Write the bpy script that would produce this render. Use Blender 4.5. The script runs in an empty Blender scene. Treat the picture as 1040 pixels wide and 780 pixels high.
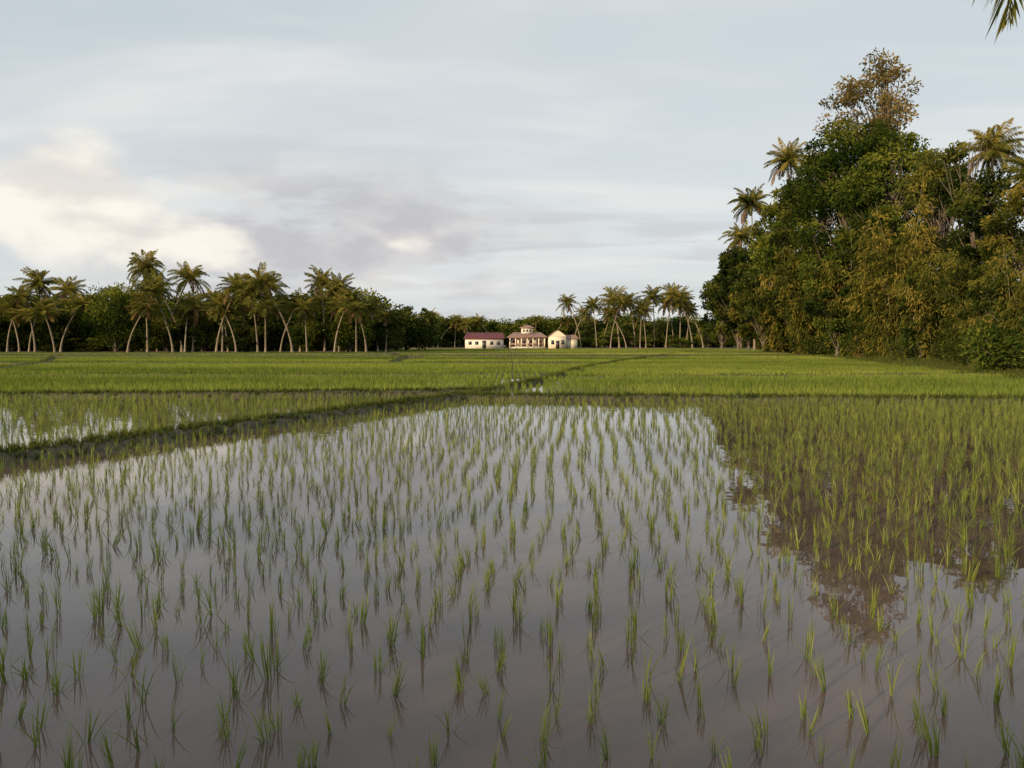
import bpy, math, numpy as np
from mathutils import Vector
rng = np.random.default_rng(7)
scene = bpy.context.scene
scene.view_settings.view_transform = 'Standard'
scene.view_settings.look = 'None'
scene.view_settings.exposure = 0
SUN_EL, SUN_AZ = math.radians(15), math.radians(-46)  # azimuth: from straight behind the camera, negative = left

# ------------------------------------------------------------------ node helpers
def newmat(name):
    m = bpy.data.materials.new(name); m.use_nodes = True
    nt = m.node_tree; nt.nodes.clear()
    return m, nt
def N(nt, t, **kw):
    n = nt.nodes.new(t)
    for k, v in kw.items():
        setattr(n, k, v)
    return n
def ramp(nt, stops, fac):
    r = N(nt, 'ShaderNodeValToRGB')
    els = r.color_ramp.elements
    while len(els) < len(stops): els.new(0.5)
    for e, (p, c) in zip(els, stops):
        e.position = p; e.color = (*c, 1)
    nt.links.new(fac, r.inputs[0]); return r.outputs[0]
def math_(nt, op, a, b=None, c=None, clamp=False):
    n = N(nt, 'ShaderNodeMath', operation=op, use_clamp=clamp)
    for i, x in enumerate((a, b, c)):
        if x is None: continue
        if isinstance(x, (int, float)): n.inputs[i].default_value = x
        else: nt.links.new(x, n.inputs[i])
    return n.outputs[0]
def mixc(nt, f, a, b, bt='MIX'):
    n = N(nt, 'ShaderNodeMix', data_type='RGBA', blend_type=bt)
    for s, x in ((n.inputs[0], f), (n.inputs[6], a), (n.inputs[7], b)):
        if isinstance(x, (int, float)): s.default_value = x
        elif isinstance(x, tuple): s.default_value = (*x, 1)
        else: nt.links.new(x, s)
    return n.outputs[2]
def noise(nt, vec, scale, detail=4, rough=0.55, dist=0):
    n = N(nt, 'ShaderNodeTexNoise'); n.inputs['Scale'].default_value = scale
    n.inputs['Detail'].default_value = detail; n.inputs['Roughness'].default_value = rough
    n.inputs['Distortion'].default_value = dist
    if vec is not None: nt.links.new(vec, n.inputs['Vector'])
    return n.outputs[0]
def pos(nt):
    return N(nt, 'ShaderNodeNewGeometry').outputs['Position']

def leaf_mat(name, dark, mid, light, transl=0.3, rough=None, patch=0.35, stretch=None, pamp=0.5):
    """tone attribute + world-space noise drive leaf colour"""
    m, nt = newmat(name)
    at = N(nt, 'ShaderNodeAttribute', attribute_name='tone')
    oi = N(nt, 'ShaderNodeObjectInfo')
    v = pos(nt)
    if stretch:
        mp = N(nt, 'ShaderNodeMapping'); mp.inputs['Scale'].default_value = stretch
        nt.links.new(v, mp.inputs[0]); v = mp.outputs[0]
    nz = noise(nt, v, patch, 1 if stretch else 0)
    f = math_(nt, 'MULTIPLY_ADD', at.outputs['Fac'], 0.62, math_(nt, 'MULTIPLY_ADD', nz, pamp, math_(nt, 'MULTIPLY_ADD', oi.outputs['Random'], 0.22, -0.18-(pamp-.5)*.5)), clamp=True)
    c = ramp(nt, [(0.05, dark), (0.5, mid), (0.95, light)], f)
    if rough:
        p = N(nt, 'ShaderNodeBsdfPrincipled'); p.inputs['Roughness'].default_value = rough
        p.inputs['Specular IOR Level'].default_value = 0.3
    else:
        p = N(nt, 'ShaderNodeBsdfDiffuse')
    nt.links.new(c, p.inputs[0])
    t = N(nt, 'ShaderNodeBsdfTranslucent')
    nt.links.new(mixc(nt, 1.0, c, (1.25, 1.35, 0.6), 'MULTIPLY'), t.inputs[0])
    mx = N(nt, 'ShaderNodeMixShader'); mx.inputs[0].default_value = transl
    nt.links.new(p.outputs[0], mx.inputs[1]); nt.links.new(t.outputs[0], mx.inputs[2])
    o = N(nt, 'ShaderNodeOutputMaterial'); nt.links.new(mx.outputs[0], o.inputs[0])
    return m
def plain_mat(name, c1, c2, scale=3, rough=0.8, bump=0.0, bscale=20, stretch=None):
    m, nt = newmat(name)
    v = pos(nt)
    if stretch:
        mp = N(nt, 'ShaderNodeMapping'); mp.inputs['Scale'].default_value = stretch
        nt.links.new(v, mp.inputs[0]); v = mp.outputs[0]
    nz = noise(nt, v, scale, 4, 0.6)
    c = ramp(nt, [(0.3, c1), (0.7, c2)], nz)
    p = N(nt, 'ShaderNodeBsdfPrincipled'); p.inputs['Roughness'].default_value = rough
    nt.links.new(c, p.inputs['Base Color'])
    if bump:
        b = N(nt, 'ShaderNodeBump'); b.inputs['Strength'].default_value = bump
        b.inputs['Distance'].default_value = 0.05
        nt.links.new(noise(nt, v, bscale, 3), b.inputs['Height']); nt.links.new(b.outputs[0], p.inputs['Normal'])
    o = N(nt, 'ShaderNodeOutputMaterial'); nt.links.new(p.outputs[0], o.inputs[0])
    return m

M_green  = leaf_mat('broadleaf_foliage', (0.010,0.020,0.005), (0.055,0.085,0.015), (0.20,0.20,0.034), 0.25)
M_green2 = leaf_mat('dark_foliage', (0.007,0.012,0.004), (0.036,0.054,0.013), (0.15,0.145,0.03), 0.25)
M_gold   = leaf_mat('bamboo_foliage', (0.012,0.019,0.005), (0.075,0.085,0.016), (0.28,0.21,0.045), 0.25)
M_russet = leaf_mat('russet_foliage', (0.07,0.06,0.025), (0.18,0.14,0.055), (0.30,0.22,0.10))
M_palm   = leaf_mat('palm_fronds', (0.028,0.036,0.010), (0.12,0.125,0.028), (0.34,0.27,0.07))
M_dead   = leaf_mat('dead_fronds', (0.09,0.055,0.02), (0.20,0.13,0.06), (0.28,0.19,0.09), 0.15)
M_rice   = leaf_mat('rice_blades', (0.055,0.08,0.018), (0.155,0.20,0.04), (0.32,0.34,0.075), 0.4, 0.5, 0.6)
M_ricef  = leaf_mat('rice_field_blades', (0.055,0.09,0.020), (0.175,0.225,0.045), (0.35,0.37,0.085), 0.35, None, 1.0, (0.02,0.075,0.05), 1.5)
M_grass  = leaf_mat('bund_grass', (0.026,0.040,0.011), (0.072,0.095,0.026), (0.17,0.17,0.05), 0.3, None, 1.2)
M_bark   = plain_mat('bark', (0.06,0.045,0.035), (0.17,0.14,0.11), 3, 0.9, 0.5, 8, (1,1,0.3))
M_pbark  = plain_mat('palm_bark', (0.13,0.105,0.075), (0.34,0.28,0.20), 3, 0.9, 0.5, 3, (0.4,0.4,6))
M_culm   = plain_mat('bamboo_culm', (0.08,0.08,0.03), (0.18,0.16,0.07), 2, 0.6)
M_nut    = plain_mat('coconut_husk', (0.10,0.09,0.03), (0.22,0.15,0.06), 3, 0.6)
M_soil   = plain_mat('bund_mud', (0.035,0.032,0.016), (0.09,0.08,0.04), 5, 0.85, 0.8, 14)

# ------------------------------------------------------------------ mesh builder
class B:
    def __init__(s): s.V=[]; s.F=[]; s.M=[]; s.T=[]; s.n=0
    def add(s, V, F, mi=0, tone=0.5):
        V=np.asarray(V,float).reshape(-1,3); F=np.asarray(F,int).reshape(-1,4)
        s.V.append(V); s.F.append(F+s.n); s.M.append(np.full(len(F),mi)); 
        t=np.broadcast_to(np.asarray(tone,float),(len(V),)) if np.ndim(tone)==0 else np.asarray(tone,float)
        s.T.append(t); s.n+=len(V)
    def leaves(s, P, A, L, W, mi=0, tone=0.5, side=None):
        n=len(P); A=A/np.linalg.norm(A,axis=1,keepdims=True)
        if side is None:
            side=np.cross(A, rng.normal(size=(n,3)))
        side=side/(np.linalg.norm(side,axis=1,keepdims=True)+1e-9)
        L=np.broadcast_to(L,(n,))[:,None]; W=np.broadcast_to(W,(n,))[:,None]
        Q=np.stack([P, P+A*L*.45+side*W*.5, P+A*L, P+A*L*.45-side*W*.5],1)
        F=np.arange(n*4).reshape(n,4)
        t=np.repeat(np.broadcast_to(tone,(n,)),4)
        s.add(Q.reshape(-1,3),F,mi,t)
    def tube(s, pts, rad, sides=7, mi=0, tone=0.5):
        pts=np.asarray(pts,float); k=len(pts); rad=np.broadcast_to(rad,(k,))
        T=np.gradient(pts,axis=0); T/=np.linalg.norm(T,axis=1,keepdims=True)+1e-9
        ref=np.array([1.,0.13,0.07]) if abs(T[0,0])<0.8 else np.array([0.,1.,0.1])
        U=np.cross(T,ref); U/=np.linalg.norm(U,axis=1,keepdims=True); W=np.cross(T,U)
        a=np.linspace(0,2*np.pi,sides,endpoint=False)
        V=pts[:,None]+rad[:,None,None]*(np.cos(a)[None,:,None]*U[:,None]+np.sin(a)[None,:,None]*W[:,None])
        i,j=np.meshgrid(np.arange(k-1),np.arange(sides),indexing='ij'); j2=(j+1)%sides
        F=np.stack([i*sides+j,i*sides+j2,(i+1)*sides+j2,(i+1)*sides+j],-1)
        s.add(V.reshape(-1,3),F.reshape(-1,4),mi,tone)
    def box(s, lo, hi, mi=0):
        x0,y0,z0=lo; x1,y1,z1=hi
        V=[(x0,y0,z0),(x1,y0,z0),(x1,y1,z0),(x0,y1,z0),(x0,y0,z1),(x1,y0,z1),(x1,y1,z1),(x0,y1,z1)]
        F=[(0,3,2,1),(4,5,6,7),(0,1,5,4),(1,2,6,5),(2,3,7,6),(3,0,4,7)]
        s.add(V,F,mi)
    def mesh(s, name, mats, smooth=False):
        V=np.concatenate(s.V); F=np.concatenate(s.F); Mi=np.concatenate(s.M); T=np.concatenate(s.T)
        me=bpy.data.meshes.new(name)
        me.vertices.add(len(V)); me.vertices.foreach_set('co',V.ravel().astype(np.float32))
        me.loops.add(F.size); me.loops.foreach_set('vertex_index',F.ravel().astype(np.int32))
        me.polygons.add(len(F)); me.polygons.foreach_set('loop_start',(np.arange(len(F))*4).astype(np.int32))
        for m in mats: me.materials.append(m)
        me.polygons.foreach_set('material_index',Mi.astype(np.int32))
        me.update(calc_edges=True)
        a=me.attributes.new('tone','FLOAT','POINT'); a.data.foreach_set('value',T.astype(np.float32))
        if smooth: me.polygons.foreach_set('use_smooth',np.ones(len(F),bool))
        me.update(); return me
def obj(name, me, loc=(0,0,0), rz=0, sc=1, parent=None):
    o=bpy.data.objects.new(name,me); o.location=loc; o.rotation_euler=(0,0,rz)
    o.scale=(sc,sc,sc) if np.ndim(sc)==0 else sc
    scene.collection.objects.link(o)
    if parent: o.parent=parent
    return o
def unit(n):
    v=rng.normal(size=(n,3)); return v/np.linalg.norm(v,axis=1,keepdims=True)
def R(a,b): return rng.uniform(a,b)

# ------------------------------------------------------------------ vegetation
def broadleaf(h, rad, base, nc, nl, ls, sparse=1.0, lean=0.0, clump=0.26, thick=1.0):
    b=B(); k=7
    z=np.linspace(0,h*0.86,k); wob=np.cumsum(rng.normal(0,0.025*h,(k,2)),0)*0.4
    tr=np.c_[wob[:,0]+lean*z,wob[:,1],z]; tr[0,:2]=0
    tr0=(0.011*h+0.04)*thick
    b.tube(tr, np.linspace(tr0,0.03,k)*np.r_[1.35,np.ones(k-1)], 8, 1)
    cz=(h+base)/2; rz=(h-base)/2
    for i in range(nc):
        d=unit(1)[0]; r=R(0.45,1)**0.6*(1-clump*0.6)
        w=1.0-0.35*max(0,d[2])
        c=np.array([d[0]*rad*r*w, d[1]*rad*r*w, cz+d[2]*rz*r])
        c[0]+=lean*c[2]
        c+=rng.normal(0,0.07*rad,3)
        zt=np.clip(c[2]-R(0.15,0.4)*h, base*0.5, h*0.8)
        s0=np.array([np.interp(zt,z,tr[:,0]),np.interp(zt,z,tr[:,1]),zt])
        mid=(s0+c)/2+np.array([0,0,0.08*h*R(-.3,1)])
        b.tube([s0,mid,c],[tr0*0.4,tr0*0.22,0.02],5,1)
        cr=rad*clump*R(0.6,1.4)
        n=int(nl*R(0.5,1.2)*sparse)
        u=unit(n); rr=rng.uniform(0.15,1.0,n)**0.45
        P=c+u*rr[:,None]*np.array([cr*1.15,cr*1.15,cr*0.75])
        P+=rng.normal(0,0.13*cr,(n,3))
        A=u*0.7+rng.normal(0,0.6,(n,3))+np.array([0,0,-0.25])
        side=np.cross(A,np.cross(u+np.array([0,0,.8]),A)+rng.normal(0,.5,(n,3)))
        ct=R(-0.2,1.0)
        tone=np.clip(ct+0.35*(rr-0.7)+rng.normal(0,0.16,n)+0.3*u[:,2],0,1)  # clump shading put into leaf tone: inner and lower darker, top lighter
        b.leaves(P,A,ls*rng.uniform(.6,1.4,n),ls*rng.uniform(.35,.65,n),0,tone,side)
    return b
def bamboo(h, spread, nculm, leaves, ls):
    b=B()
    for i in range(nculm):
        a=R(0,2*np.pi); sp=spread*R(0.15,1.0)**0.8; hh=h*R(0.42,1.0)*(1.05-0.25*sp/spread)
        t=np.linspace(0,1,10)
        arch=sp*(0.25*t+0.75*t**2.0)
        zz=hh*(t-0.30*(sp/spread)*t**4)
        r0=R(0,1.2); 
        x=np.cos(a)*(r0+arch); y=np.sin(a)*(r0+arch)
        pts=np.c_[x,y,zz]; b.tube(pts,np.linspace(0.04,0.01,10),4,1)
        ns=int(leaves/9); ct=R(-0.15,1.0)
        s=rng.uniform(0.03,1.0,ns)**0.8
        base=np.c_[np.interp(s,t,x),np.interp(s,t,y),np.interp(s,t,zz)]
        td=unit(ns); td[:,2]=td[:,2]*0.4-0.05
        tl=rng.uniform(0.25,1.3,ns)*(1.25-0.55*s)*h/11
        for q in range(9):
            f=R(0.3,1.0)
            P=base+td*(tl*f)[:,None]; P[:,2]-=0.45*(tl*f)**2; P[:,2]=np.maximum(P[:,2],.1)
            P+=rng.normal(0,0.14,(ns,3))
            A=td*0.8+rng.normal(0,0.4,(ns,3)); A[:,2]-=0.9
            b.leaves(P,A,ls*rng.uniform(.8,1.6,ns),ls*rng.uniform(.22,.36,ns),0,np.clip(ct+rng.normal(0,.17,ns),0,1))
    return b
def frond_curve(el,L,curl,m):
    s=np.linspace(0,1,m)
    ang=el-curl*(1-0.35*max(0,-el))*s**1.5
    ang=np.maximum(ang,math.radians(-84)); ds=L/(m-1)
    return s,ang,np.r_[0,np.cumsum(np.cos(ang[:-1])*ds)],np.r_[0,np.cumsum(np.sin(ang[:-1])*ds)]
def frond(b, top, az, el, L, curl, pairs, lw, mi, ct, m=14):
    s,ang,hx,hz=frond_curve(el,L,curl,m)
    D=np.array([math.cos(az),math.sin(az),0]); S=np.array([-math.sin(az),math.cos(az),0])
    rp=top+hx[:,None]*D+hz[:,None]*np.array([0,0,1.])
    b.tube(rp,np.linspace(0.035,0.006,m),4,mi,0.75)
    ss=np.linspace(0.08,0.995,pairs)
    P=np.stack([np.interp(ss,s,rp[:,j]) for j in range(3)],1)
    an=np.interp(ss,s,ang)
    T=np.cos(an)[:,None]*D+np.sin(an)[:,None]*np.array([0,0,1.])
    ll=0.21*L*np.sin(np.clip(ss*0.86+0.14,0,1)*math.pi)**0.6+0.12
    for sg in (-1,1):
        droop=R(0.25,1.1)+0.2*ss
        A=sg*S*0.8+T*0.5+np.array([0,0,-1.])*droop[:,None]+rng.normal(0,.13,(pairs,3))
        l2=ll*rng.uniform(.7,1.15,pairs)
        b.leaves(P,A,l2,lw,mi,np.clip(ct+rng.normal(0,.15,pairs),0,1),np.cross(A,np.cross(A,[0,0,1.])+.3*S*sg)+rng.normal(0,.3,(pairs,3)))
def palm(h, lean, nf=24, fl=4.6, pairs=46, lw=0.075, tr=0.17):
    b=B(); k=12; t=np.linspace(0,1,k)
    pts=np.c_[lean*(t**1.7)*h*0.35, rng.normal(0,0.02*h)*t**2, h*t]
    rad=tr*(1-0.4*t); rad[0]*=1.8; rad[1]*=1.15
    b.tube(pts,rad,9,1)
    top=pts[-1]
    for i in range(nf):
        az=i*2.399963+R(-.25,.25); q=i/(nf-1)
        el=math.radians(80-q*115+R(-13,13))
        L=fl*R(0.72,1.1)*(0.75+0.3*math.sin(min(1,q*1.6+0.25)*math.pi/2))
        dead=(q>0.88 and R(0,1)<0.7)
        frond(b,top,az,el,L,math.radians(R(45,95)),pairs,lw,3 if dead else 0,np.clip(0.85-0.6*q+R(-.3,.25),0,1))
    for i in range(7):
        a=R(0,6.28); c=top+np.array([math.cos(a)*.3,math.sin(a)*.3,-R(.25,.55)])
        zz=np.linspace(-1,1,6); b.tube(c+np.c_[0*zz,0*zz,zz*0.15],0.12*np.sqrt(np.clip(1-zz**2,0.02,1)),6,2)
    return b
PM=[M_palm,M_pbark,M_nut,M_dead]

palm_meshes=[]
for i in range(12):
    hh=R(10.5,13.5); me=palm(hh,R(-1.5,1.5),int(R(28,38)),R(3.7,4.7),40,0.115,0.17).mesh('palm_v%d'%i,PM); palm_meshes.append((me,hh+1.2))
def place_palm(x,y,h,v,rz=None):
    me,co=palm_meshes[v%12]; s=h/co
    k=min(1.05,max(s,0.78))*R(.86,1.1)
    o=obj('coconut_palm',me,(x,y,0.15),R(0,6.28) if rz is None else rz,(k,k,s)); o.rotation_euler[0]=R(-.05,.05); o.rotation_euler[1]=R(-.05,.05)
K=785.0
def X(u,y): return (u-520)/K*y
def Z(v,y): return 1.6+(348-v)/K*y

# left palm grove (about 120-130 m away)
for (u,v,y) in [(8,300,114),(30,302,114),(48,290,120),(62,304,115),(75,280,124),(90,300,124),(142,264,120),(150,304,113),(168,272,122),(185,284,116),(196,302,116),
                (220,286,114),(232,302,116),(247,288,120),(262,300,115),(276,288,122),(297,278,113),(305,304,118),(330,284,118),(345,290,117),(352,298,120),
                (372,303,116),(384,310,120),(-14,292,116),(-40,300,120),(205,308,118),(112,302,124),(318,300,122),(176,296,114),(240,308,112),(285,300,115),
                (20,312,112),(160,306,118),(208,298,119),(340,308,113),(-60,295,118),(-80,300,120),(256,304,122),(362,312,114),(56,314,112),(130,310,112),
                (0,308,118),(36,316,113),(188,312,112),(226,314,114),(270,312,112),(312,312,113),(392,318,120)]:
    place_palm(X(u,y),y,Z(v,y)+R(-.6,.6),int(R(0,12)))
# distant palms (about 200 m)
for (u,v,y) in [(590,302,194),(606,308,196),(629,298,194),(612,314,198),(645,302,197),(650,310,194),(664,299,198),(676,296,196),(684,306,200),(703,302,194),(697,312,198),
                (582,316,200),(430,318,200),(462,324,206),(410,320,196),(445,324,204),(714,304,196),(636,316,192),(690,299,197),(425,325,196),(478,326,206),(500,324,208),(560,322,208),(540,324,212),(656,314,192),(620,306,193)]:
    place_palm(X(u,y),y,Z(v,y)+R(-.5,.5),int(R(0,12)))

far_trees=[broadleaf(9,4.6,0.3,30,150,0.50).mesh('far_tree_%d'%i,[M_green2 if i%2 else M_green,M_bark]) for i in range(5)]
def put_mass(name, items):
    root=bpy.data.objects.new(name,None); scene.collection.objects.link(root)
    for i,(x,y,h,w) in enumerate(items):
        obj('tree_part_%d'%i,far_trees[i%5],(x,y,0.0),R(0,6.28),(w/9.2,w/9.2,h/9.0),root)
items=[]
for u in np.arange(-110,420,9):
    y=R(132,148); items.append((X(u,y),y,Z(R(292,318) if u<385 else R(310,326),y),R(9,14)))
for u in np.arange(-110,400,7.5):
    y=R(117,131); items.append((X(u,y),y,R(2.2,6.0)*R(.7,1.2),R(4,8)))
put_mass('distant_tree_line',items)
items=[]
for u in np.arange(385,780,6.5):
    y=R(210,245); items.append((X(u,y),y,Z(R(317,328),y),R(9,13)))
for u in list(np.arange(388,468,8))+list(np.arange(592,760,7)):
    y=R(195,210); items.append((X(u,y),y,R(2.5,7),R(5,8)))
put_mass('distant_tree_line',items)
for (u,v,y,r) in [(118,283,116,4.8),(98,300,120,4.0),(12,314,118,4.0),(270,320,118,3.2),(356,320,118,3.5),(-25,300,117,5),(205,320,118,3.0),(135,312,118,3.2),(318,318,119,3.4),(60,318,118,3.2),(170,324,116,3.0)]:
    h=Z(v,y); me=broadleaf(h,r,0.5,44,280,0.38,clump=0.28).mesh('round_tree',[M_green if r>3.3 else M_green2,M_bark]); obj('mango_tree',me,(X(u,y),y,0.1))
for (u,y) in [(414,185),(434,188)]:
    me=broadleaf(R(10.5,12),2.6,4,20,180,0.38).mesh('ft',[M_green2,M_bark]); obj('shade_tree',me,(X(u,y),y,0.1))

# unseen trees behind-left of the camera, laid out to shade the near paddy
items=[]
for x in np.arange(-80,-9,3.8):
    items.append((x+R(-1,1),-16+R(-3,3),R(7,9.5),R(9,12)))
put_mass('unseen_shade_trees',items)

# ---- right-hand grove, standing behind the field edge line
def xr(y): return 15.0+0.235*y
def grove(name,u,vt,hw,y,mats,base=0.06,dens=1.0,clump=0.21,**kw):
    h=Z(vt,y); r=hw*y/K; ls=0.0046*y+.02
    area=hw*(358-vt)/4200.0
    nc=int(28+area*25*dens); nl=int(255*dens)
    b=broadleaf(h,r,h*base,nc,nl,ls,clump=clump,**kw)
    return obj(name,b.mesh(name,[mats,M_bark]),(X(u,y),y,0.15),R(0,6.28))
def bam(u,vt,hw,y,nc=46,lv=340):
    return obj('bamboo_clump',bamboo(Z(vt,y)*1.06,hw*y/K,nc,lv,0.0056*y).mesh('bamboo_clump',[M_gold,M_culm]),(X(u,y),y,0.15),R(0,6.28))
tb=broadleaf(Z(60,93),5.6,Z(170,93),60,120,0.42,clump=0.21,thick=.8)
obj('tall_rain_tree',tb.mesh('tall_rain_tree',[M_russet,M_bark]),(X(881,93),93,0.15))
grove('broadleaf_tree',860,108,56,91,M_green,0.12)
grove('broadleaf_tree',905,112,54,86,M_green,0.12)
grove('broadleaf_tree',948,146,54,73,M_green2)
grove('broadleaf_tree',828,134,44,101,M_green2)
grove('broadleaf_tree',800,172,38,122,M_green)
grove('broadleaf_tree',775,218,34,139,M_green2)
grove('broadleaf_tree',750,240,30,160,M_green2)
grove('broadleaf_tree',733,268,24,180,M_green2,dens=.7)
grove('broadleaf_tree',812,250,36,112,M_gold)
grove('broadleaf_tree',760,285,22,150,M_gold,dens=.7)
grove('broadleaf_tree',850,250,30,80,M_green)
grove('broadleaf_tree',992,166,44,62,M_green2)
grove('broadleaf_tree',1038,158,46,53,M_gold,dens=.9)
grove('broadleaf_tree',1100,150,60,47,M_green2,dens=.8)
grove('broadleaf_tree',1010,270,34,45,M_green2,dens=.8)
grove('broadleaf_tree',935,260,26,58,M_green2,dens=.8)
bam(828,205,42,96); bam(870,205,46,80,38); bam(912,175,46,69,38); bam(960,225,42,57,38); bam(1012,235,36,48,38); bam(1050,235,40,43,34); bam(790,262,34,118,32)
obj('bare_branch_tree',broadleaf(Z(112,64),2.6,10,16,9,0.2,clump=0.25,thick=.6).mesh('bare_branch_tree',[M_gold,M_bark]),(X(975,64),64,0.1))
for (u,v,y,L) in [(766,208,158,5.2),(792,168,148,5.2),(1003,158,66,3.2),(752,242,176,5.4),(1042,180,60,2.8)]:
    b=palm(Z(v,y),R(-.15,.15),34,L,50,0.15 if y>100 else .08); obj('coconut_palm',b.mesh('coconut_palm',PM),(X(u,y),y,.1),R(0,6))
# undergrowth along the grove foot
def shrub(w,h,n,ls):
    b=B()
    for i in range(9):
        c=np.array([R(-w,w),R(-w*.6,w*.6),R(.2,.75)*h]); u=unit(n); rr=rng.uniform(.2,1,n)**.5
        P=c+u*rr[:,None]*np.array([w*.4,w*.4,h*R(.3,.5)]); P[:,2]=np.abs(P[:,2])
        b.tube([(0,0,0),c*0.6,c],[.04,.03,.01],4,1)
        b.leaves(P,u+rng.normal(0,.5,(n,3))+[0,0,.2],ls*rng.uniform(.6,1.4,n),ls*rng.uniform(.3,.6,n),0,np.clip(R(-.1,.8)+rng.normal(0,.15,n),0,1))
    return b
shr=[shrub(R(1.2,2),R(1.4,2.6),190,0.22).mesh('shrub_%d'%i,[[M_green2,M_gold,M_green2,M_green][i%4],M_bark]) for i in range(8)]
root=bpy.data.objects.new('shrub_undergrowth',None); scene.collection.objects.link(root)
i=0
for y in np.concatenate([np.arange(28,80,1.7),np.arange(80,190,3.2)]):
    for q in range(3):
        i+=1; sc=R(.3,1.3)*(1 if y<80 else 1.7)
        if R(0,1)<.35 and q==0: continue
        obj('shrub_%d'%i,shr[int(R(0,8))],(xr(y)+1.9+q*1.5+R(-1.0,.9),y+R(-.9,.9),0.1),R(0,6.28),(sc,sc,sc*R(.6,1.5)),root)

# near palm to the right, out of frame; only frond tips hang into the view
rng=np.random.default_rng(11)
b=palm(7.6,0.0,16,3.2,60,0.05,0.17)
org=np.array([9.4,8.2,7.7])
for tip in [(5.22,8.3,4.97),(4.70,7.9,5.26),(5.02,8.1,5.2),(5.75,8.9,5.7)]:
    d=np.array(tip)-org; hd=math.hypot(d[0],d[1]); az=math.atan2(d[1],d[0]); best=None
    for eld in (10,20,30,38):
        for Lq in np.arange(4.2,7.5,.1):
            for cu in np.arange(50,130,4):
                _,_,hx,hz=frond_curve(math.radians(eld),Lq,math.radians(cu),22)
                e=math.hypot(hx[-1]-hd,hz[-1]-d[2])
                if best is None or e<best[0]: best=(e,eld,Lq,cu)
    e,eld,Lq,cu=best
    frond(b,np.array([0,0,7.6]),az,math.radians(eld),Lq,math.radians(cu),90,0.035,0,0.45,22)
obj('coconut_palm',b.mesh('near_palm',PM),(9.4,8.2,0.1),0)

# ------------------------------------------------------------------ ground
xs=np.unique(np.concatenate([np.linspace(-3000,-200,12),np.arange(-200,200,2.0),np.linspace(200,3000,12)]))
ys=np.unique(np.concatenate([np.linspace(-1500,-30,8),np.arange(-30,260,2.0),np.linspace(260,4000,14)]))
GX,GY=np.meshgrid(xs,ys,indexing='ij')
def sm(t): t=np.clip(t,0,1); return t*t*(3-2*t)
far_y=np.where(GX<-24,115,184)
out=np.maximum.reduce([sm((GX-xr(GY))/2.0),sm((GY-far_y)/3.0),sm((-2-GY)/3.0)*0.6])
GZ=-0.06+0.34*out+np.where(out>0.9,rng.normal(0,0.05,GX.shape),0)
nx,ny=GX.shape
i,j=np.meshgrid(np.arange(nx-1),np.arange(ny-1),indexing='ij')
b=B(); b.add(np.stack([GX,GY,GZ],-1),np.stack([i*ny+j,(i+1)*ny+j,(i+1)*ny+j+1,i*ny+j+1],-1))
M_ground,nt=newmat('ground_grass_soil')
P=pos(nt); n1=noise(nt,P,0.15,4); n2=noise(nt,P,2.5,4)
c=mixc(nt,n2,(0.035,0.055,0.014),(0.09,0.11,0.03))
sf=N(nt,'ShaderNodeMapRange'); sf.inputs[1].default_value=.40; sf.inputs[2].default_value=.55; nt.links.new(n1,sf.inputs[0])
c=mixc(nt,sf.outputs[0],c,(0.15,0.085,0.05))
p=N(nt,'ShaderNodeBsdfPrincipled'); p.inputs['Roughness'].default_value=.9; nt.links.new(c,p.inputs['Base Color'])
o=N(nt,'ShaderNodeOutputMaterial'); nt.links.new(p.outputs[0],o.inputs[0])
obj('ground',b.mesh('ground',[M_ground],True))

# paddy water
M_water,nt=newmat('paddy_water')
P=pos(nt)
c=ramp(nt,[(0.3,(0.068,0.047,0.037)),(0.7,(0.122,0.086,0.070))],noise(nt,P,0.7,5,0.6))
p=N(nt,'ShaderNodeBsdfPrincipled'); p.inputs['Roughness'].default_value=.015; p.inputs['IOR'].default_value=1.38
nt.links.new(c,p.inputs['Base Color'])
bm=N(nt,'ShaderNodeBump'); bm.inputs['Strength'].default_value=.07; bm.inputs['Distance'].default_value=.02
nt.links.new(noise(nt,P,2.2,2,0.5),bm.inputs['Height']); nt.links.new(bm.outputs[0],p.inputs['Normal'])
o=N(nt,'ShaderNodeOutputMaterial'); nt.links.new(p.outputs[0],o.inputs[0])
b=B()
b.add([(-190,-2.2,0),(15,-2.2,0),(59,184,0),(-190,184,0)],[(0,1,2,3)])
obj('paddy_water',b.mesh('paddy_water',[M_water]))

# ------------------------------------------------------------------ bunds
bunds=[ # (polyline, width, height)
 ([(-13.2,-2.0),(-6.9,10.4),(-4.6,15.2),(-1.5,22.0)],0.62,0.14),
 ([(-1.5,22.0),(6,21.4),(14.6,20.6),(21,20.2)],0.55,0.12),
 ([(-1.5,22.0),(1.2,32),(4,46),(10,68),(33,140)],0.4,0.10),
 ([(-60,22.5),(-20,22),(-8,23.4),(-0.6,24.5)],0.45,0.12),
 ([(-70,36),(-25,36),(2,37)],0.6,0.13),
 ([(2.4,34),(24,38)],0.5,0.12),
 ([(-90,56),(-30,55),(5,57)],0.6,0.18),
 ([(-110,84),(0,86),(14,86),(35,90)],0.8,0.24),
 ([(-110,106),(0,110),(40,112)],0.9,0.26),
 ([(-28,37),(-34,56),(-50,84)],0.5,0.15),
 ([(-9,57),(-12,86),(-18,110)],0.5,0.15),
 ([(-12,-2.0),(0,0.4),(16,0.2)],1.1,0.12),
]
b=B(); bund_pts=[]
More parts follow.
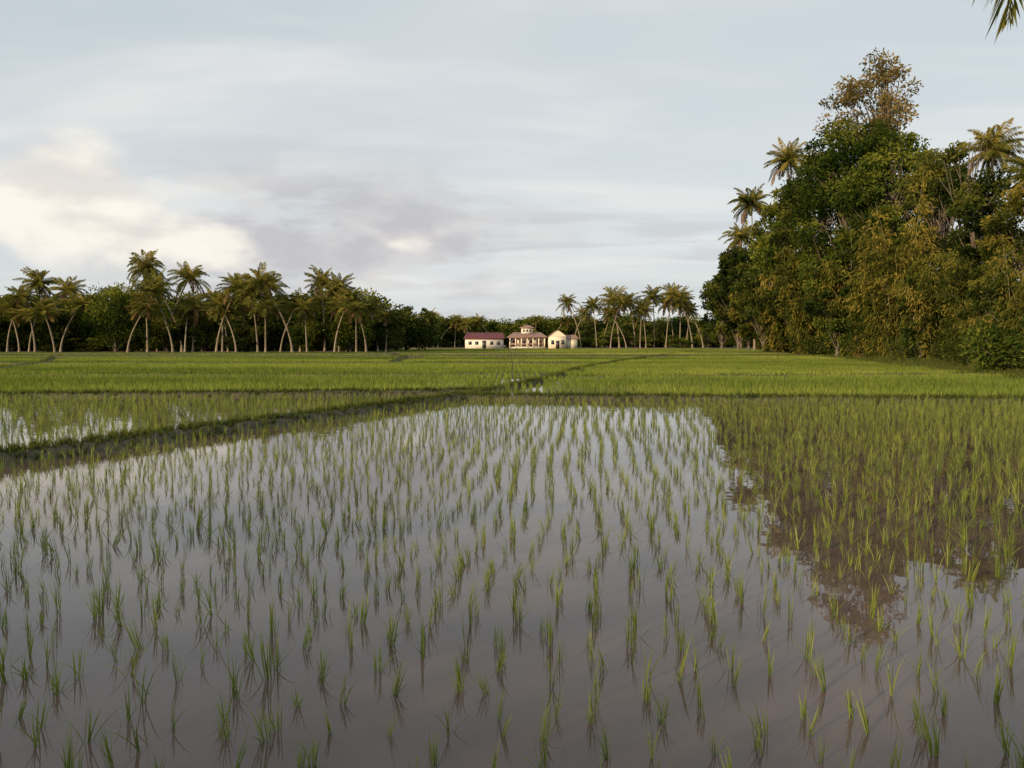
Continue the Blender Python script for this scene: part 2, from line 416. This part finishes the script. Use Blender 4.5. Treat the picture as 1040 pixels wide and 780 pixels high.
for pl,w,h in bunds:
    pl=np.array(pl,float); seg=np.r_[0,np.cumsum(np.linalg.norm(np.diff(pl,axis=0),axis=1))]
    step=0.3 if pl[:,1].min()<26 else 1.0
    s=np.arange(0,seg[-1],step); c=np.c_[np.interp(s,seg,pl[:,0]),np.interp(s,seg,pl[:,1])]
    c+=np.cumsum(rng.normal(0,0.02,c.shape),0)*0.5*np.sin(np.linspace(0,np.pi,len(s)))[:,None]
    T=np.gradient(c,axis=0); T/=np.linalg.norm(T,axis=1,keepdims=True); S=np.c_[-T[:,1],T[:,0]]
    prof=[(-.62,-.06),(-.48,.3),(-.3,.85),(0,1),(.3,.85),(.48,.3),(.62,-.06)]
    V=[]
    for a,z in prof:
        q=c+S*(a*w*(1+rng.normal(0,.08,len(s))))[:,None]
        V.append(np.c_[q,(h*z*(1+rng.normal(0,.13,len(s)))) if z>0 else np.full(len(s),-0.05)])
    V=np.stack(V,1); k=len(s); m=len(prof)
    i,j=np.meshgrid(np.arange(k-1),np.arange(m-1),indexing='ij')
    b.add(V,np.stack([i*m+j,(i+1)*m+j,(i+1)*m+j+1,i*m+j+1],-1))
    dens=130 if pl[:,1].min()<26 else 18
    if pl[-1,1]<1: dens=14
    n=int(seg[-1]*dens*w/0.6); sr=rng.uniform(0,seg[-1],n); a=rng.normal(0,.30,n)*w
    px=np.interp(sr,s,c[:,0])+np.interp(sr,s,S[:,0])*a; py=np.interp(sr,s,c[:,1])+np.interp(sr,s,S[:,1])*a
    bund_pts.append(np.c_[px,py,h*np.clip(1-(a/w/0.55)**2,0,1)*0.9])
obj('paddy_bund',b.mesh('paddy_bund',[M_soil],True))
bund_pts=np.concatenate(bund_pts)

# ------------------------------------------------------------------ rice & grass templates
def clump(nb,h,w,spread,segs=3,tone0=0.5):
    b=B()
    for i in range(nb):
        az=R(0,6.28); lean=abs(rng.normal(0,spread)); L=h*R(.5,1.08); bx=rng.normal(0,.009,2)
        if R(0,1)<.14: lean+=R(.5,1.0)
        t=np.linspace(0,1,segs+1); ang=lean*(0.5+1.1*t**1.5)
        ds=L/segs; hx=np.r_[0,np.cumsum(np.sin(ang[:-1])*ds)]; hz=np.r_[0,np.cumsum(np.cos(ang[:-1])*ds)]
        D=np.array([math.cos(az),math.sin(az)]); f=R(0,6.28); S=np.array([math.cos(f),math.sin(f),0])
        c=np.c_[bx[0]+D[0]*hx,bx[1]+D[1]*hx,hz-0.01]
        ww=w*np.array([.7,1,.75,.06])[:segs+1] if segs==3 else w*np.linspace(1,.1,segs+1)
        V=np.stack([c-S*ww[:,None]/2,c+S*ww[:,None]/2],1).reshape(-1,3)
        F=[(2*k,2*k+1,2*k+3,2*k+2) for k in range(segs)]
        b.add(V,F,0,np.repeat(np.clip(tone0+R(-.4,.25)+0.35*t,0,1),2))
    return b
def template(colname, meshes):
    col=bpy.data.collections.new(colname)
    for k,me in enumerate(meshes):
        col.objects.link(bpy.data.objects.new('%s_part_%02d'%(colname,k),me))
    return col
col_rice=template('rice_seedling',[clump(int(R(7,17)),R(.15,.23),.0052,R(.12,.36)).mesh('rc',[M_rice]) for _ in range(20)])
col_grass=template('grass_tuft',[clump(int(R(10,18)),R(.10,.2),.009,R(.35,.6)).mesh('gc',[M_grass]) for _ in range(6)])
def tile(size,sp,nb,h,w):
    b=B()
    g=np.arange(-size/2+sp/2,size/2,sp)
    for x in g:
        for y in g:
            cx,cy=x+rng.normal(0,.03),y+rng.normal(0,.03)
            n=nb; a=rng.uniform(0,6.28,n); ln=abs(rng.normal(0,.25,n))
            A=np.c_[np.cos(a)*np.sin(ln),np.sin(a)*np.sin(ln),np.cos(ln)]
            P=np.c_[cx+rng.normal(0,.02,n),cy+rng.normal(0,.02,n),np.zeros(n)]
            f=rng.uniform(0,6.28,n)
            b.leaves(P,A,h*rng.uniform(.6,1.1,n),w,0,np.clip(.5+rng.normal(0,.2,n),0,1),np.c_[np.cos(f),np.sin(f),0*f])
    return b
col_tile=template('rice_plot',[tile(1.5,.25,7,.25,.016).mesh('rt',[M_ricef]) for _ in range(5)])
col_tile2=template('rice_plot_far',[tile(3.0,.33,6,.26,.034).mesh('rt2',[M_ricef]) for _ in range(4)])

def scatter(name,col,P,rot,scale,idx):
    me=bpy.data.meshes.new(name); me.vertices.add(len(P)); me.vertices.foreach_set('co',P.ravel().astype(np.float32))
    a=me.attributes.new('rot','FLOAT_VECTOR','POINT'); a.data.foreach_set('vector',rot.ravel().astype(np.float32))
    a=me.attributes.new('scl','FLOAT_VECTOR','POINT'); a.data.foreach_set('vector',scale.ravel().astype(np.float32))
    a=me.attributes.new('idx','INT','POINT'); a.data.foreach_set('value',idx.astype(np.int32))
    o=obj(name,me)
    ng=bpy.data.node_groups.new(name,'GeometryNodeTree')
    ng.interface.new_socket('Geometry',in_out='INPUT',socket_type='NodeSocketGeometry')
    ng.interface.new_socket('Geometry',in_out='OUTPUT',socket_type='NodeSocketGeometry')
    gi=ng.nodes.new('NodeGroupInput'); go=ng.nodes.new('NodeGroupOutput')
    ip=ng.nodes.new('GeometryNodeInstanceOnPoints'); ci=ng.nodes.new('GeometryNodeCollectionInfo')
    ci.inputs['Collection'].default_value=col; ci.inputs['Separate Children'].default_value=True; ci.inputs['Reset Children'].default_value=True
    ip.inputs['Pick Instance'].default_value=True
    def na(n,t):
        q=ng.nodes.new('GeometryNodeInputNamedAttribute'); q.data_type=t; q.inputs['Name'].default_value=n; return q.outputs[0]
    L=ng.links.new
    L(gi.outputs[0],ip.inputs['Points']); L(ci.outputs[0],ip.inputs['Instance'])
    L(na('idx','INT'),ip.inputs['Instance Index']); L(na('rot','FLOAT_VECTOR'),ip.inputs['Rotation']); L(na('scl','FLOAT_VECTOR'),ip.inputs['Scale'])
    L(ip.outputs[0],go.inputs[0])
    md=o.modifiers.new('scatter','NODES'); md.node_group=ng
    return o
def rows(x0,x1,y0,y1,sx,sy,ang,jit):
    gx=np.arange(x0-20,x1+20,sx); gy=np.arange(y0-20,y1+20,sy)
    A,Bq=np.meshgrid(gx,gy,indexing='ij'); A=A.ravel()+rng.normal(0,jit,A.size); Bq=Bq.ravel()+rng.normal(0,jit*1.5,A.size)
    A=A+0.10*np.sin(Bq*0.35+A*0.2)+0.05*np.sin(Bq*1.1+A)
    ca,sa=math.cos(ang),math.sin(ang)
    x=A*ca+Bq*sa; y=-A*sa+Bq*ca
    k=(x>x0)&(x<x1)&(y>y0)&(y<y1); return x[k],y[k]
def left_bund_x(y): return np.interp(y,[-2,10.4,15.2,22],[-13.2,-6.9,-4.6,-1.5])
def inst(name,col,x,y,z,smin,smax,nv,tilt=.08,hz=None):
    n=len(x); s=rng.uniform(smin,smax,n)
    scl=np.c_[s,s,s*(rng.uniform(.8,1.15,n) if hz is None else hz)]
    rot=np.c_[rng.normal(0,tilt,n),rng.normal(0,tilt,n),rng.uniform(0,6.28,n)]
    scatter(name,col,np.c_[x,y,z],rot,scl,rng.integers(0,nv,n))
# foreground paddy (crop is fuller toward the right)
x,y=rows(-12,20,2.2,21.6,.225,.20,math.radians(6),.03)
k=(x>left_bund_x(y)+.5)&(y<21.55-(x>0)*x*0.04)&(rng.random(len(x))>.10-.05*sm((x-1)/4))&(np.abs(x)<.8*y+2)&(x<xr(y)-.5)
x,y=x[k],y[k]
full=1+.22*sm((x-.25*y)/4)
inst('rice_seedlings',col_rice,x,y,0*x,.68*full,1.12*full,20,.12)
# left, wetter paddy
x,y=rows(-34,0,6,22.2,.25,.24,math.radians(20),.03)
k=(x<left_bund_x(y)-.5)&(np.abs(x)<.8*y+3)&(rng.random(len(x))>.06); x,y=x[k],y[k]
inst('rice_seedlings',col_rice,x,y,0*x,.95,1.4,20,.1)
# wet strip beyond the bund
x,y=rows(-1,4.5,22.4,26,.24,.22,math.radians(3),.03)
k=(x>-1.4+(y-22)*.27+.3); x,y=x[k],y[k]
inst('rice_seedlings',col_rice,x,y,0*x,1.1,1.5,20,.1)
# dense far paddies as plots
def field(name,col,step,y0,y1,nv,margin):
    gx=np.arange(-150,62,step); gy=np.arange(y0,y1,step)
    A,Bq=np.meshgrid(gx,gy,indexing='ij'); x=A.ravel(); y=Bq.ravel()
    fy=np.where(x<-24,114,183)
    k=(x<xr(y)-.8*step)&(y<fy)&(np.abs(x)<.72*y+8)&~((x>-1.4)&(x<4.5)&(y<26))&~((x<-1.5)&(y<23.4))
    for pl,w,h in bunds:
        pl=np.array(pl,float)
        for a,c in zip(pl[:-1],pl[1:]):
            d=c-a; t=np.clip(((x-a[0])*d[0]+(y-a[1])*d[1])/(d@d),0,1)
            k&=np.hypot(x-a[0]-t*d[0],y-a[1]-t*d[1])>margin*(.5 if h==.10 else .75 if h==.12 else 1)
    x,y=x[k],y[k]; n=len(x)
    pid=np.floor((y+.05*x)/17)*3+np.floor((x-.2*y)/26)
    ph=.5+.5*np.sin(pid*12.9898)
    pn=np.sin(x*.13+y*.05)+np.sin(y*.11-x*.04+1)
    s=np.ones(n); scl=np.c_[s,s,(.82+.3*ph+.08*pn)*rng.uniform(.9,1.1,n)]
    rot=np.c_[0*s,0*s,rng.integers(0,4,n)*math.pi/2]
    scatter(name,col,np.c_[x,y,0*x],rot,scl,rng.integers(0,nv,n))
field('rice_field',col_tile,1.42,22.4,70,5,.80)
field('rice_field',col_tile2,2.9,71,183,4,1.6)
# grass on bunds and right bank
nb=len(bund_pts)
yy=rng.uniform(20,110,12000); xx=xr(yy)+rng.uniform(-.9,2.2,len(yy)); k=rng.random(len(yy))<np.clip(1.3-yy/110,.15,1)
bk=np.c_[xx,yy,-.02+.3*sm((xx-xr(yy))/2)][k]
al=np.concatenate([bund_pts,bk]); n=len(al); s=np.concatenate([rng.uniform(.4,1.2,nb),rng.uniform(1.0,2.4,n-nb)])
scatter('bund_grass',col_grass,al,np.c_[rng.normal(0,.1,n),rng.normal(0,.1,n),rng.uniform(0,6.28,n)],np.c_[s,s,s],rng.integers(0,6,n))

# ------------------------------------------------------------------ buildings (about 190 m)
M_wall=plain_mat('white_plaster',(0.66,0.62,0.56),(0.80,0.77,0.72),1.2,.8)
M_red=plain_mat('maroon_roof',(0.09,0.018,0.022),(0.15,0.035,0.035),2,.7)
M_rust=plain_mat('rusty_roof',(0.20,0.11,0.08),(0.34,0.21,0.16),2,.7)
M_glass=plain_mat('window_dark',(0.02,0.02,0.025),(0.05,0.05,0.06),2,.2)
M_cream=plain_mat('cream_plaster',(0.70,0.62,0.48),(0.8,0.73,0.60),1.2,.8)
def building(name,parts,x,y,rz=0,zs=1):
    root=bpy.data.objects.new(name,None); scene.collection.objects.link(root); root.location=(x,y,0.2); root.rotation_euler=(0,0,rz); root.scale=(1,1,zs)
    for pn,bb,mt in parts:
        obj(pn,bb.mesh(pn,[mt]),parent=root)
def hip(w,d,z0,z1,ov=.5,inset=None):
    b=B(); W=w/2+ov; D=d/2+ov; r=W-(D if inset is None else inset)
    V=[(-W,-D,z0),(W,-D,z0),(W,D,z0),(-W,D,z0),(-r,0,z1),(r,0,z1)]
    b.add(V,[(0,1,5,4),(2,3,4,5)])
    b.add([(W,-D,z0),(W,D,z0),(r,0.01,z1),(r,-0.01,z1)],[(0,1,2,3)]); b.add([(-W,D,z0),(-W,-D,z0),(-r,-0.01,z1),(-r,0.01,z1)],[(0,1,2,3)])
    b.box((-W,-D,z0-.14),(W,D,z0-.01)); return b
def walls(w,d,h):
    b=B(); b.box((-w/2,-d/2,0),(w/2,d/2,h)); return b
def openings(xs,d,z0,z1,w):
    b=B()
    for x in xs: b.box((x-w/2,-d/2-.03,z0),(x+w/2,-d/2+.05,z1))
    return b
building('long_white_house',[('walls',walls(9.2,5,2.25),M_wall),('roof',hip(9.2,5,2.42,3.9,.4,.6),M_red),
   ('windows',openings([-3.4,-1.8,1.8,3.4],5,.9,1.7,.8),M_glass),('door',openings([0],5,.01,1.9,.9),M_glass)],-6.7,189)
mid=B(); mid.box((-4.4,-3,0),(4.4,3,.3))
cols=B()
for q in np.linspace(-4.2,4.2,7): cols.box((q-.14,-3.4,.3),(q+.14,-3.1,2.3))
tw=B(); tw.box((-1.4,-1.2,3.3),(1.4,1.2,4.5))
rail=B(); rail.box((-4.4,-3.36,.8),(4.4,-3.3,1.15))
building('pavilion_house',[('plinth',mid,M_wall),('walls',walls(8.6,4.5,2.3),M_wall),('columns',cols,M_cream),('railing',rail,M_rust),
   ('roof',hip(9.2,6.8,2.5,3.6,.35,1.6),M_rust),('upper_storey',tw,M_wall),('upper_windows',openings([-.8,0,.8],2.4,3.7,4.2,.5),M_glass),
   ('upper_roof',hip(2.8,2.4,4.66,5.3,.4),M_rust),('windows',openings([-3,-1,1,3],4.5,.5,1.8,1.1),M_glass)],3.7,191,0,1.1)
gab=B(); gab.add([(-2.1,-3.02,2.9),(2.1,-3.02,2.9),(1.1,-3.02,3.75),(-1.1,-3.02,3.75)],[(0,1,2,3)]); gab.add([(-1.1,-3.02,3.751),(1.1,-3.02,3.751),(.35,-3.02,4.25),(-.35,-3.02,4.25)],[(0,1,2,3)])
gab.box((-2.1,-2.98,0),(2.1,2.9,2.9))
groof=B(); groof.add([(-2.35,-3.2,2.8),(-2.35,3,2.8),(0,3,4.5),(0,-3.2,4.5)],[(0,1,2,3)]); groof.add([(2.35,-3.2,2.8),(2.35,3,2.8),(.003,3,4.5),(.003,-3.2,4.5)],[(0,1,2,3)])
wing=B(); wing.box((2.103,-1.8,0),(4.8,2.6,2.3))
wr=B(); wr.add([(2.2,-2.2,2.35),(5.2,-2.2,2.35),(4.6,.4,3.3),(2.2,.4,3.3)],[(0,1,2,3)])
building('cream_gabled_house',[('walls',gab,M_cream),('roof',groof,M_rust),('wing',wing,M_cream),('wing_roof',wr,M_rust),
   ('windows',openings([-1.2,1.2],6.04,1,2,.7),M_glass),('door',openings([0],6.04,.01,1.9,.8),M_glass)],10.9,188)

# ------------------------------------------------------------------ world
w=bpy.data.worlds.new('World'); scene.world=w; w.use_nodes=True; nt=w.node_tree; nt.nodes.clear()
sky=N(nt,'ShaderNodeTexSky',sky_type='NISHITA'); sky.sun_disc=False
sky.sun_elevation=SUN_EL
sv=Vector((math.sin(SUN_AZ)*math.cos(SUN_EL),-math.cos(SUN_AZ)*math.cos(SUN_EL),math.sin(SUN_EL)))
sky.sun_rotation=math.atan2(sv.x,sv.y)
sky.air_density=1.2; sky.dust_density=2.5; sky.ozone_density=1.5
tc=N(nt,'ShaderNodeTexCoord'); D=tc.outputs['Generated']
sp=N(nt,'ShaderNodeSeparateXYZ'); nt.links.new(D,sp.inputs[0])
zc=math_(nt,'MAXIMUM',sp.outputs[2],0.0)
den=math_(nt,'ADD',zc,0.10)
px=math_(nt,'DIVIDE',sp.outputs[0],den); py=math_(nt,'DIVIDE',sp.outputs[1],den)
cb=N(nt,'ShaderNodeCombineXYZ'); nt.links.new(px,cb.inputs[0]); nt.links.new(py,cb.inputs[1])
def mr(x,a,b_,c0=0,c1=1,smooth=True):
    n=N(nt,'ShaderNodeMapRange'); n.interpolation_type='SMOOTHSTEP' if smooth else 'LINEAR'
    for q,vv in zip((1,2,3,4),(a,b_,c0,c1)): n.inputs[q].default_value=vv
    nt.links.new(x,n.inputs[0]); return n.outputs[0]
def region(az,el,r0,r1,zs=1.0):
    a,e=math.radians(az),math.radians(el)
    c=(math.sin(a)*math.cos(e),math.cos(a)*math.cos(e),math.sin(e))
    s=N(nt,'ShaderNodeVectorMath',operation='SUBTRACT'); nt.links.new(D,s.inputs[0]); s.inputs[1].default_value=c
    m=N(nt,'ShaderNodeVectorMath',operation='MULTIPLY'); nt.links.new(s.outputs[0],m.inputs[0]); m.inputs[1].default_value=(1,1,zs)
    l=N(nt,'ShaderNodeVectorMath',operation='LENGTH'); nt.links.new(m.outputs[0],l.inputs[0])
    return mr(l.outputs['Value'],r0,r1,1,0)
def scaled(s):
    mp=N(nt,'ShaderNodeMapping'); mp.inputs['Scale'].default_value=s; nt.links.new(D,mp.inputs[0]); return mp.outputs[0]
veil=noise(nt,cb.outputs[0],0.35,3,0.55,0.4)
mp=N(nt,'ShaderNodeMapping'); mp.inputs['Scale'].default_value=(0.5,1.3,1); mp.inputs['Rotation'].default_value=(0,0,.25); nt.links.new(cb.outputs[0],mp.inputs[0])
wisp=noise(nt,mp.outputs[0],0.9,4,0.55,0.3)
puff=noise(nt,scaled((1,1,2.6)),5.5,5,0.55,0.2)
puff2=noise(nt,scaled((1,1,2.0)),9.0,6,0.5,0.15)
streak=noise(nt,scaled((1,1,9)),4.0,4,0.5,0.2)
def sc(c,s): return tuple(q*s for q in c)
S=0.12
base=mixc(nt,mr(sp.outputs[2],.02,.42),sc((0.745,0.79,0.815),1/S),sc((0.62,0.69,0.735),1/S))
skc=mixc(nt,0.84,sky.outputs[0],base)
col=mixc(nt,math_(nt,'MULTIPLY',mr(veil,.35,.7),.5),skc,sc((0.82,0.82,0.81),1/S))
col=mixc(nt,math_(nt,'MULTIPLY',mr(wisp,.46,.72),.6),col,sc((0.92,0.895,0.85),1/S))
# grey stratus bank, left of centre
g=math_(nt,'MULTIPLY',region(-12.5,6.3,.14,.38,2.5),mr(math_(nt,'ADD',puff,math_(nt,'MULTIPLY',streak,.6)),.66,.86))
col=mixc(nt,math_(nt,'MULTIPLY',g,.82),col,mixc(nt,mr(puff2,.4,.62),sc((0.53,0.52,0.55),1/S),sc((0.69,0.665,0.66),1/S)))
g=math_(nt,'MULTIPLY',region(8,7,.08,.30,3.0),mr(streak,.48,.60))
col=mixc(nt,math_(nt,'MULTIPLY',g,.5),col,sc((0.57,0.58,0.61),1/S))
# bright cumulus at left, lit by the low sun
g2=math_(nt,'ADD',region(-29.5,9.0,.03,.15,1.3),math_(nt,'ADD',math_(nt,'MULTIPLY',region(-21.5,6.4,.02,.13,2.0),.7),math_(nt,'MULTIPLY',region(-7.5,7.6,.0,.11,3.2),.75)),clamp=True)
edge=math_(nt,'ADD',g2,math_(nt,'MULTIPLY_ADD',puff2,1.7,-.82))
g2=math_(nt,'MULTIPLY',mr(edge,.30,1.0),mr(g2,0.0,.45))
col=mixc(nt,math_(nt,'MULTIPLY',g2,.88),col,mixc(nt,mr(puff2,.38,.60),sc((0.80,0.74,0.69),1/S),sc((1.02,0.95,0.85),1/S)))
bg=N(nt,'ShaderNodeBackground'); bg.inputs[1].default_value=S; nt.links.new(col,bg.inputs[0])
o=N(nt,'ShaderNodeOutputWorld'); nt.links.new(bg.outputs[0],o.inputs[0])

sun=bpy.data.lights.new('sun','SUN'); sun.energy=5.0; sun.angle=math.radians(.5); sun.color=(1,.74,.43)
so=bpy.data.objects.new('sun',sun); scene.collection.objects.link(so); so.rotation_euler=sv.to_track_quat('Z','Y').to_euler(); so.location=(-30,-60,40)

cam=bpy.data.cameras.new('camera'); cam.sensor_width=36; cam.lens=27.17; cam.clip_end=9000; cam.clip_start=.05
co=bpy.data.objects.new('camera',cam); scene.collection.objects.link(co); co.location=(0,0,1.6)
co.rotation_euler=(math.radians(90-3.06),0,0)
scene.camera=co
